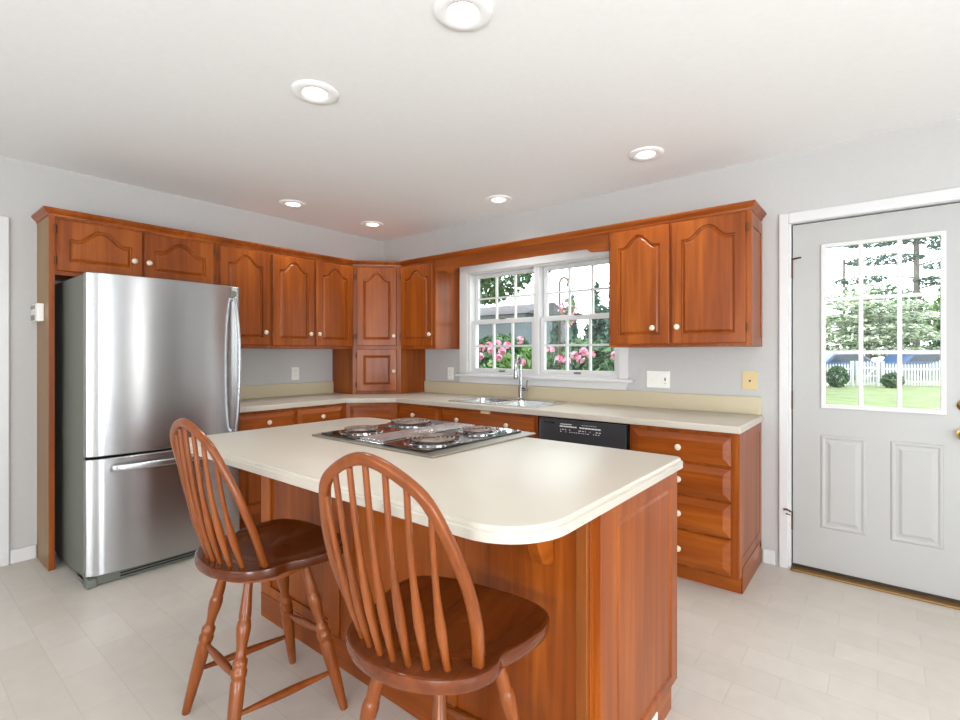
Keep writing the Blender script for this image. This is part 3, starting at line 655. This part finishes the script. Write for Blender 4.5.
# ---------------------------------------------------------------- counter stools
def cat(P, n=6):
    out = []; N = len(P)
    for i in range(N):
        p0, p1, p2, p3 = [Vector(P[(i+k) % N]) for k in (-1, 0, 1, 2)]
        for k in range(n):
            t = k/n; out.append(.5*((2*p1)+(p2-p0)*t+(2*p0-5*p1+4*p2-p3)*t*t+(3*p1-p0-3*p2+p3)*t**3))
    return out
ZS = .6065
def make_stool(label, loc, rz, leg_rot):
    t = thing('counter_stool', label, 'stool', (*loc, 0), rz, 'wooden counter stools')
    half = [(0, .222), (.065, .222), (.125, .218), (.184, .203), (.228, .164), (.243, .098), (.228, .012), (.207, -.052), (.212, -.10), (.180, -.163), (.125, -.203), (.06, -.226)]
    pts = half+[(0, -.231)]+[(-x, y) for x, y in half[1:][::-1]]
    out = cat(pts, 5)
    def dish(x, y):
        d = math.hypot(x, min(0, y-.053))
        f = min(1, max(0, (.222-d)/.075)); f = f*f*(3-2*f)
        fy = min(1, max(0, (.20-y)/.10)); g = min(1, max(0, (.235-y)/.08)); f *= g*g*(3-2*g)
        return -.014*f*(.55+.45*fy)*(1-.35*math.exp(-(x/.05)**2)*(1 if y > .05 else 0))
    L = []
    th = .036
    for s, dz in ((.93, -th), (.985, -th+.003), (1, -th+.012), (1.0, -.008), (.994, -.002), (.98, 0)):
        L.append([(p.x*s, p.y*s, ZS+dz+(dish(p.x*.98, p.y*.98) if dz > -.01 else 0)) for p in out])
    for s in (.95, .9, .84, .78, .7, .6, .48, .36, .24, .12): L.append([(p.x*s, p.y*s, ZS+dish(p.x*s, p.y*s)) for p in out])
    MB().loops(L, True, True).build('seat', 'seat', t, smooth=45)
    MB().lathe([(.12, ZS-.068), (.165, ZS-.068), (.176, ZS-.062), (.176, ZS-.042), (.17, ZS-.0365), (.1, ZS-.0365)], Matrix.Translation((0, -.01, 0)), 40).build('swivel_plate', 'chairX', t, smooth=40)
    # bow back
    wb, h, lean, ra, yd = .1757, .507, .3701, .2369, .0463
    yb = yd-math.sqrt(ra*ra-wb*wb)
    def bow_pt(x, r): # r = height along the leaning, slightly bent back
        return Vector((x, yb-r*math.sin(lean)+.0339*r*r, ZS+r*math.cos(lean)))
    ctrl = [(wb, 0), (.1965, .22*h), (.197, .45*h), (.1735, .68*h), (.1267, .88*h), (0, h)]
    ctrl = ctrl+[(-x, z) for x, z in ctrl[::-1][1:]]
    cv = [(wb-.002, -.018)]+[(p.x, p.z) for p in smooth_path([(x, 0, z) for x, z in ctrl], 7)]+[(-wb+.002, -.018)]
    def bow_h(x): # height of the bow above half width x
        best = max((r for (xx, r) in cv if abs(abs(xx)-x) < .012), default=h)
        return best
    P = [bow_pt(x, r) for x, r in cv]
    nb = Vector((0, math.cos(lean), math.sin(lean)))  # plane normal
    L = []
    for i, p in enumerate(P):
        tg = (P[min(i+1, len(P)-1)]-P[max(i-1, 0)]).normalized(); sd = tg.cross(nb).normalized()
        L.append([p+sd*(.0135*math.copysign(abs(math.cos(a))**.55, math.cos(a)))+nb*(.0105*math.copysign(abs(math.sin(a))**.55, math.sin(a))) for a in [2*PI*j/16 for j in range(16)]])
    MB().loops(L, True, True).build('bow', 'chairZ', t, smooth=50)
    for i in range(1, 8):
        xb = (i-4)*.0415; a = math.asin(xb/ra); base = Vector((xb, yd-ra*math.cos(a), ZS-.015))
        xt = xb*1.22; r = bow_h(abs(xt))-.012
        top = bow_pt(xt, r); n = 14
        pts_ = [base.lerp(top, j/n)+Vector((0, -.012*math.sin(PI*j/n), 0)) for j in range(n+1)]
        rad = []
        for j in range(n+1):
            u = j/n; rad.append(.0082+.0042*math.exp(-((u-.30)/.14)**2)-.0012*u)
        MB().tube(pts_, rad, 10).build('spindle', 'chairZ', t, smooth=60)
    # legs
    cr, sr = math.cos(leg_rot), math.sin(leg_rot)
    feet = []; tops = []
    for sx, sy in ((-1, -1), (1, -1), (-1, 1), (1, 1)):
        rot = lambda x, y, z: Vector((x*cr-y*sr, x*sr+y*cr-.015, z))
        f_, tp = rot(sx*.2, sy*.2, 0), rot(sx*.098, sy*.098, ZS-.066)
        feet.append(f_); tops.append(tp)
        prf = [(0, .0125), (.02, .0142), (.12, .0172), (.26, .0205), (.40, .0225), (.46, .0225), (.475, .020), (.485, .0235), (.515, .0245), (.53, .020), (.545, .0225), (.57, .0225), (.585, .0165), (.60, .0145), (.65, .0165), (.70, .0205), (.745, .0225), (.775, .020), (.785, .0172), (.80, .019), (.83, .0185), (.88, .0165), (.94, .0145), (1, .0150)]
        MB().tube([f_.lerp(tp, u) for u, r in prf], [r for u, r in prf], 16).build('leg', 'chairZ', t, smooth=60)
    def stretcher(a, b, ua, ub):
        p, q_ = feet[a].lerp(tops[a], ua), feet[b].lerp(tops[b], ub); n = 12
        MB().tube([p.lerp(q_, j/n) for j in range(n+1)], [.0075+.0065*math.sin(PI*j/n)**1.5 for j in range(n+1)], 10).build('stretcher', 'chairX', t, smooth=60)
    stretcher(0, 1, .47, .47); stretcher(2, 3, .44, .52); stretcher(0, 2, .29, .25); stretcher(1, 3, .29, .26)
    return t
make_stool('wooden windsor counter stool with bow back, nearer the refrigerator', (2.4590, -2.5640), .018, -.086)
make_stool('wooden windsor counter stool with bow back, at the rounded island corner', (3.3214, -2.5487), .1473, -.16)

# ---------------------------------------------------------------- wall plates and small devices
t = thing('intercom', 'white wall device with two grey displays on the tall end panel', 'thermostat', (0, 0, 0))
MB().box(.03, .205, -2.842, -2.8085, 1.498, 1.607).build('housing', 'plate', t, bevel=.004)
MB().box(.045, .155, -2.844, -2.8415, 1.575, 1.597).build('display', 'lcd', t); MB().box(.045, .145, -2.844, -2.8415, 1.505, 1.538).build('display', 'lcd', t)
def plate(name, label, cat_, mat, loc, rz, w=.075, h=.118, kind='outlet'):
    t = thing(name, label, cat_, loc, rz)
    MB().box(-w/2, w/2, -.006, -.0003, -h/2, h/2).build('cover_plate', mat, t, bevel=.002)
    if kind == 'outlet':
        for z in (.022, -.022):
            s = MB().prism(rrect(-.017, .017, z-.014, z+.014, .006), -.0085, -.0062, lambda x, z_, y: (x, y, z_)).build('socket', mat, t)
            MB().box(-.008, -.006, -.0089, -.0086, z-.004, z+.006).box(.006, .008, -.0089, -.0086, z-.003, z+.005).build('slots', 'black', s)
    return t
plate('wall_outlet', 'white outlet on the left wall above the counter', 'outlet', 'plate', (0, -1.035, 1.117), RL)
plate('wall_outlet', 'white outlet on the window wall left of the window casing', 'outlet', 'plate', (.985, 0, 1.11), 0)
t = plate('light_switch', 'white switch and outlet plate right of the sink window', 'switch', 'plate', (2.978, 0, 1.118), 0, .165, .118, kind=None)
for x in (-.05, .0):
    MB().box(x-.005, x+.005, -.012, -.0062, -.01, .012).build('toggle', 'plate', t, bevel=.001)
s = MB().prism(rrect(.033, .067, -.035, .035, .006), -.0085, -.0062, lambda x, z_, y: (x, y, z_)).build('socket', 'plate', t)
MB().box(.046, .054, -.0089, -.0086, -.008, .012).box(.048, .052, -.0089, -.0086, -.03, -.024).build('slots', 'black', s)
t = plate('phone_jack', 'beige phone jack plate beside the exterior door', 'jack', 'beige', (3.56, 0, 1.13), 0, .088, .118, kind=None)
MB().box(-.006, .006, -.0068, -.0062, -.008, .004).build('jack_hole', 'black', t)

# ---------------------------------------------------------------- recessed lights
first = None
LIGHTS = [(3.057, -2.171, 'nearest recessed ceiling light at the top of the picture'), (2.163, -2.191, 'recessed ceiling light above the left stool, second nearest'), (.50, -1.343, 'recessed ceiling light above the wall cabinet by the refrigerator'),
          (.493, -.542, 'recessed ceiling light over the corner cabinet'), (1.865, -.40, 'recessed ceiling light above the sink window'), (3.098, -.548, 'recessed ceiling light above the cabinet by the door')]
for x, y, lab in LIGHTS:
    if first is None:
        first = o = thing('downlight', lab, 'ceiling light', (x, y, ZC), 0, 'recessed ceiling lights')
        MB().lathe([(.104, -.0005), (.104, -.005), (.098, -.010), (.074, -.012), (.062, -.010), (.054, -.0065), (.05, -.0005)], Matrix(), 40).build('trim_ring', 'ceiling', o, smooth=50)
        MB().lathe([(.0535, -.006), (.042, -.009), (.025, -.0105), (0, -.011)], Matrix(), 32).build('lens', 'lamp', o, smooth=50)
    else:
        o = copy_tree(first); o.location = (x, y, ZC); o['label'] = lab
    lamp('downlight_beam', 'SPOT', (x, y, ZC-.03), (0, 0, 0), LAMP_W, (1, .965, .91), spot_size=math.radians(150), spot_blend=.8, shadow_soft_size=.06)

# ---------------------------------------------------------------- garden
GZ = -.12
tag(MB().box(-40, 40, T+.01, 60, GZ-.1, GZ).build('lawn', 'grass'), 'mown green lawn outside the door and window', 'lawn', kind='structure')
def foliage(blobs, n, size, seed, flat=.0, asp=1.0):
    rnd = random.Random(seed); bm = bmesh.new(); W_ = [b[3]*b[4]*b[5] for b in blobs]
    for _ in range(n):
        cx, cy, cz, rx, ry, rz = rnd.choices(blobs, W_)[0]
        while True:
            d = Vector((rnd.uniform(-1, 1), rnd.uniform(-1, 1), rnd.uniform(-1, 1)))
            if .15 < d.length < 1: break
        d = d.normalized()*d.length**.4
        p = Vector((cx+d.x*rx, cy+d.y*ry, cz+d.z*rz)); s = size*rnd.uniform(.6, 1.3)
        nrm = Vector((rnd.gauss(0, 1), rnd.gauss(0, 1), rnd.gauss(0, 1)+flat*3)).normalized()
        u = nrm.orthogonal().normalized(); u = Matrix.Rotation(rnd.uniform(0, 6.28), 3, nrm) @ u; v_ = nrm.cross(u)
        vs_ = [bm.verts.new(p+u*a*s*asp+v_*b*s+nrm*c_*s) for a, b, c_ in ((-1, 0, 0), (0, -.45, .15), (1, 0, -.1), (0, .45, .15))]
        bm.faces.new(vs_)
    r = MB(); r.bm.free(); r.bm = bm; return r
def build_fol(f, name, mat, parent):
    me = bpy.data.meshes.new(name); f.bm.to_mesh(me); f.bm.free(); me.materials.append(M[mat]); o = bpy.data.objects.new(name, me); C.objects.link(o); o.parent = parent; return o
def tree(name, label, cat_, loc, trunk_h, trunk_r, blobs, n, size, mat, seed, group=None, flat=0, branches=0, asp=1.0):
    t = thing(name, label, cat_, loc, 0, group)
    m_ = MB(); m_.tube([(0, 0, -.05), (trunk_r*.3, 0, trunk_h*.4), (trunk_r*.2, trunk_r*.4, trunk_h*.75), (0, 0, trunk_h)], [trunk_r*1.25, trunk_r, trunk_r*.8, trunk_r*.45], 10)
    rnd = random.Random(seed+5)
    for b in range(branches):
        z = trunk_h*(.35+.6*b/branches); a = rnd.uniform(0, 6.28); l_ = trunk_h*.28
        m_.tube([(0, 0, z), (math.cos(a)*l_*.5, math.sin(a)*l_*.5, z+l_*.12), (math.cos(a)*l_, math.sin(a)*l_, z+l_*.15)], [trunk_r*.35, trunk_r*.22, trunk_r*.08], 6)
    m_.build('trunk', 'bark', t, smooth=50)
    build_fol(foliage(blobs, n, size, seed, flat, asp), 'foliage', mat, t)
    return t
# pink rhododendrons under the window
def shrub(label, loc, blobs, n, seed, flowers, size=.075, mat='leaflight', fs=.055):
    t = thing('rhododendron', label, 'shrub', loc, 0, 'pink flowering shrubs under the window')
    m_ = MB()
    for k in range(5):
        a = 1.3*k; m_.tube([(0, 0, -.03), (.12*math.cos(a), .12*math.sin(a), .6), (.3*math.cos(a), .25*math.sin(a), 1.2)], [.022, .016, .008], 7)
    m_.build('stems', 'bark', t); build_fol(foliage(blobs, n, size, seed), 'foliage', mat, t)
    rnd = random.Random(seed)
    for (x, y, z) in flowers:
        f_ = MB()
        for k in range(14):
            d = Vector((rnd.gauss(0, 1), rnd.gauss(0, 1), rnd.gauss(.3, 1))).normalized(); c_ = Vector((x, y, z))+d*fs*.55
            mt = Matrix.Translation(c_) @ d.to_track_quat('Z', 'Y').to_matrix().to_4x4()
            f_.lathe([(.004, -fs*.3), (fs*.22, 0), (fs*.42, fs*.22), (fs*.30, fs*.2), (0, fs*.05)], mt, 7)
        f_.build('blossom', 'pink', t, smooth=60)
    return t
def fl_pts(P, loc): return [(x-loc[0], y-loc[1], z-GZ) for x, y, z in P]
la = (.66, 1.4, GZ)
shrub('pink flowering shrub behind the left sash of the sink window', la, [(0, .05, 1.0, .5, .35, .42), (-.1, 0, .55, .5, .35, .45), (.25, .1, 1.35, .2, .2, .18)], 900, 11,
      fl_pts([(.34, 1.25, 1.37), (.42, 1.3, 1.40), (.57, 1.28, 1.42), (.70, 1.3, 1.40), (.53, 1.2, 1.34), (.68, 1.22, 1.33), (.44, 1.1, 1.27), (.68, 1.15, 1.25), (.98, 1.2, 1.20), (.85, 1.35, 1.46)], la))
lb = (1.72, 1.45, GZ)
shrub('pink flowering shrub behind the right sash of the sink window', lb, [(0, .1, .85, .55, .35, .38), (.1, 0, .45, .55, .35, .4)], 800, 12,
      fl_pts([(1.30, 1.3, 1.34), (1.44, 1.25, 1.24), (1.56, 1.2, 1.22), (1.70, 1.25, 1.24), (1.58, 1.35, 1.28), (1.80, 1.3, 1.29), (2.05, 1.35, 1.28), (1.66, 1.4, 1.32)], lb))
for i, (x, y, r, h, sd) in enumerate(((-2.3, 5.2, 1.0, 1.75, 21), (-.2, 4.9, 1.0, 1.6, 22), (1.9, 5.4, 1.0, 1.8, 23))):
    t = thing('evergreen_shrub', ('dark evergreen shrub seen through the left sash', 'dark evergreen shrub behind the middle of the window', 'dark evergreen shrub seen through the right sash')[i], 'shrub', (x, y, GZ), 0, 'dark shrubs beyond the window')
    MB().tube([(0, 0, -.03), (0, 0, h*.6)], [.05, .03], 8).build('stem', 'bark', t)
    build_fol(foliage([(0, 0, h*.55, r, r*.8, h*.5)], 2600, .10, sd), 'foliage', 'leaf', t)
# shepherd's hook with a hanging flower basket
hk = thing('shepherd_hook', "dark metal shepherd's hook standing in the garden outside the window", 'hook', (1.04, 1.95, GZ))
pp = [(0, 0, -.05), (0, 0, 2.31)]+[(.06-.06*math.cos(a), 0, 2.31+.06*math.sin(a)) for a in [PI*i/10 for i in range(1, 11)]]+[(.11, 0, 2.27), (.105, 0, 2.26)]
MB().tube(pp, .013, 8).build('rod', 'hinge', hk, smooth=50)
hb = thing('hanging_basket', 'small hanging basket of pink flowers on the garden hook', 'plant', (1.147, 1.95, 1.78))
MB().tube([(0, 0, .36), (0, 0, .2)], .003, 6).build('hanger', 'hinge', hb)
MB().lathe([(.02, 0), (.06, .03), (.075, .08), (.07, .08), (.05, .04), (0, .02)], Matrix(), 16).build('pot', 'bark', hb, smooth=40)
build_fol(foliage([(0, 0, .11, .11, .11, .09), (0, 0, 0, .09, .09, .12)], 120, .03, 31), 'foliage', 'leaflight', hb)
build_fol(foliage([(0, 0, .08, .12, .12, .1), (0, 0, -.04, .09, .09, .12)], 160, .025, 32), 'blossoms', 'pink', hb)
# columnar evergreens and buildings beyond the window
for i, (x, y, h) in enumerate(((-4.3, 10.8, 2.75), (-3.55, 10.6, 3.2), (-2.85, 10.9, 3.75), (-2.1, 10.5, 4.1), (-1.35, 10.9, 4.2), (-.6, 10.5, 4.0), (.15, 10.8, 3.7), (.9, 10.6, 3.9))):
    t = thing('arborvitae', 'tall pointed grey green evergreen in the hedge row beyond the window, one of a row', 'tree', (x, y, GZ), 0, 'row of pointed evergreens beyond the window')
    MB().tube([(0, 0, -.05), (0, 0, h*.9)], [.07, .02], 8).build('trunk', 'bark', t)
    build_fol(foliage([(0, 0, h*(.08+.13*k), .36*(1-k/7.8), .36*(1-k/7.8), h*.12) for k in range(8)], 2200, .13, 40+i, asp=1.0), 'foliage', 'leafgrey', t)
hg = thing('hedge', 'continuous grey green hedge behind the pointed evergreens', 'hedge', (-1.5, 14.2, GZ))
build_fol(foliage([(-2.75+.95*k, 0, 1.6, .8, .45, 1.65) for k in range(6)], 11000, .14, 77), 'foliage', 'leafgrey', hg)
sh = thing('garden_shed', 'grey sided garden building beyond the left sash', 'shed', (-6.6, 10.2, GZ))
MB().box(-2.4, 1.5, 0, 3, 0, 2.75).build('wall', 'siding', sh); MB().prism([(-.25, 2.752), (3.25, 2.752), (1.5, 3.25)], -2.6, 1.7, lambda y, z, x: (x, y, z)).build('roof', 'shingle', sh)
hs = thing('neighbour_house', 'distant house with dark roof behind the evergreens', 'house', (-2.2, 16.2, GZ))
MB().box(-1.7, 3, 0, 5, 0, 3.3).build('wall', 'siding', hs); MB().prism([(-2.0, 3.302), (3.3, 3.302), (.65, 5.4)], -.3, 5.3, lambda x, z, y: (x, y, z)).build('roof', 'shingle', hs)
tree('shade_tree', 'tall leafy tree overhanging beyond the left sash', 'tree', (-7.2, 8.2, GZ), 4.6, .22, [(0, 0, 5.0, 2.4, 2.0, 1.8), (1.6, .3, 4.0, 1.7, 1.5, 1.0), (2.7, .6, 4.4, 1.4, 1.2, .9), (-.6, 0, 3.5, 2.4, 1.5, .7), (1.2, 0, 3.4, 1.6, 1.2, .5)], 6500, .13, 'leaf', 51, branches=6)
# ---- view through the door: fence, gate, cars, trees
def fence_dir(p0, p1): d = Vector(p1)-Vector(p0); return d.length, math.atan2(d.y, d.x)
def picket_panel(name, label, p0, p1, h=.98, sp=.115, gate=False, hfun=None):
    ln, a = fence_dir(p0, p1); t = thing(name, label, 'gate' if gate else 'fence', (*p0, GZ), a, 'white picket fence sections')
    n = int(ln/sp)
    for i in range(n+1):
        x = i*ln/n if n else 0; hh = h+(hfun(i/n) if hfun else 0)
        MB().prism([(x-.034, .05), (x+.034, .05), (x+.034, hh-.07), (x, hh), (x-.034, hh-.07)], -.012, .012, lambda X_, Z_, Y_: (X_, Y_, Z_)).build('picket', 'fence', t)
    for z in ((.2, .75) if not gate else (.12, .45, .80)): MB().box(0, ln, .0125, .05, z-.045, z+.045).build('rail', 'fence', t)
    if gate: MB().tube([(.03, .03, .14), (ln-.03, .03, .78)], .04, 4).build('brace', 'fence', t)
    for x in (-.06, ln+.06): MB().box(x-.05, x+.05, -.05, .05, -.1, h+.12).build('post', 'fence', t)
    return t
picket_panel('picket_fence', 'white picket fence left of the garden gate', (1.75, 22.2), (3.15, 23.2))
picket_panel('picket_gate', 'white garden gate with arched top in the picket fence', (3.42, 23.4), (4.02, 23.95), .98, .12, True, lambda u: .12*math.sin(PI*u))
picket_panel('picket_fence', 'white picket fence right of the garden gate', (4.28, 24.1), (6.35, 25.2), .98, .115, False, lambda u: .28*max(0, (u-.6)/.4)**2)
def car(label, loc, rz):
    t = thing('car', label, 'car', loc, rz, 'blue parked cars')
    side = [(-2.1, .35), (-2.15, .7), (-1.95, .92), (-1.2, .98), (-.75, 1.40), (.55, 1.45), (1.2, 1.02), (1.95, .92), (2.1, .6), (2.05, .35)]
    MB().prism(side[::-1], -.85, .85, lambda x, z, y: (x, y, z)).build('body', 'carblue', t, bevel=.06, seg=3)
    MB().prism([(-.98, 1.0), (-.68, 1.33), (.5, 1.38), (1.0, 1.03)][::-1], -.862, .862, lambda x, z, y: (x, y, z)).build('windows', 'carglass', t)
    for x in (-1.35, 1.35):
        for y in (-.82, .82): MB().lathe([(.0, -.1), (.31, -.1), (.33, -.07), (.33, .07), (.31, .1), (0, .1)], Matrix.Translation((x, y, .33)) @ rotY, 20).build('wheel', 'tyre', t, smooth=40)
    for y in (-.6, .6): MB().box(-2.17, -2.08, y-.18, y+.18, .68, .84).build('tail_lamp', 'red', t)
    return t
car('blue car parked behind the left part of the picket fence', (2.45, 27.4, GZ), .67)
car('blue car parked behind the right part of the picket fence', (5.6, 32.6, GZ), .67)
tree('dogwood_tree', 'white flowering dogwood with layered branches beyond the door', 'tree', (3.5, 36.5, GZ), 5.0, .16,
     [(-1.6, 0, 5.0, 2.0, 1.8, .34), (.6, -.4, 4.4, 2.4, 1.8, .32), (-1.0, .3, 3.7, 2.4, 1.6, .3), (2.2, .2, 3.7, 1.8, 1.6, .3), (.8, 0, 3.0, 2.3, 1.6, .3), (-2.3, .2, 2.9, 1.8, 1.4, .3), (2.6, .2, 2.5, 1.6, 1.4, .3), (-.6, 0, 2.3, 2.2, 1.4, .28), (-.2, 0, 5.6, 1.2, 1.0, .3), (0, .8, 1.6, 4.0, 1.2, .45), (0, .8, 2.6, 3.6, 1.2, .5), (0, .8, 3.6, 3.0, 1.0, .5)], 9000, .18, 'dogwood', 61, flat=1, branches=6)
tree('shade_tree', 'slim trunk tree with sparse branches beyond the door', 'tree', (6.1, 43.5, GZ), 12.5, .2, [(1.2, 0, 9.6, 2.2, 1.6, .3), (-1.8, .4, 8.4, 2.4, 1.6, .3), (2.2, .2, 7.6, 1.8, 1.4, .3), (-2.4, 0, 9.8, 2.0, 1.6, .35), (.4, 0, 11.0, 2.6, 2, .4), (-3.2, 0, 7.0, 1.6, 1.2, .3), (2.6, 0, 9.0, 2.0, 1.4, .35), (1.8, .2, 6.6, 2.0, 1.4, .3)], 3200, .2, 'leafgrey', 62, branches=9, flat=.6)
tree('evergreen_tree', 'dark evergreen tree at the right side of the door view', 'tree', (8.3, 40.2, GZ), 5.2, .2, [(0, 0, .9+.8*k, 2.0*(1-k/9), 1.8*(1-k/9), .6) for k in range(7)], 3000, .22, 'leaf', 63)
for i, (x, y, r, h, sd) in enumerate(((-1.8, 42, 2.6, 6.6, 71), (4.6, 54, 3.0, 7.6, 72), (10.6, 50, 3.2, 8.4, 73), (14.8, 44, 2.6, 7.0, 74))):
    tree('background_tree', ('round leafy tree far behind the fence, leftmost in the door glass', 'round leafy tree far behind the garden gate', 'round leafy tree far behind the right fence', 'round leafy tree far behind, rightmost in the door glass')[i], 'tree', (x, y, GZ), h*.6, .25,
         [(0, 0, h*.62, r, r, h*.38), (r*.5, 0, h*.45, r*.7, r*.7, h*.3), (-r*.5, 0, h*.45, r*.7, r*.7, h*.3)], 1800, .30, ('leaflight', 'leaf')[i % 2], sd, 'background trees behind the fence')
for i, (x, y, lab) in enumerate(((2.75, 21.9, 'green bush growing in front of the left picket fence'), (4.55, 22.9, 'low green bush at the foot of the right picket fence'))):
    t = thing('fence_bush', lab, 'bush', (x, y, GZ), 0, 'bushes along the picket fence')
    MB().tube([(0, 0, -.03), (0, 0, .3)], [.03, .02], 7).build('stem', 'bark', t)
    build_fol(foliage([(0, 0, .45 if i == 0 else .3, .38, .35, .45 if i == 0 else .3)], 500, .09, 81+i), 'foliage', 'leaf', t)
t = thing('utility_pole', 'distant wooden utility pole against the white sky', 'pole', (1.5, 51.9, GZ))
MB().tube([(0, 0, -.1), (0, 0, 10.0)], [.16, .1], 10).build('pole', 'bark', t, smooth=40)
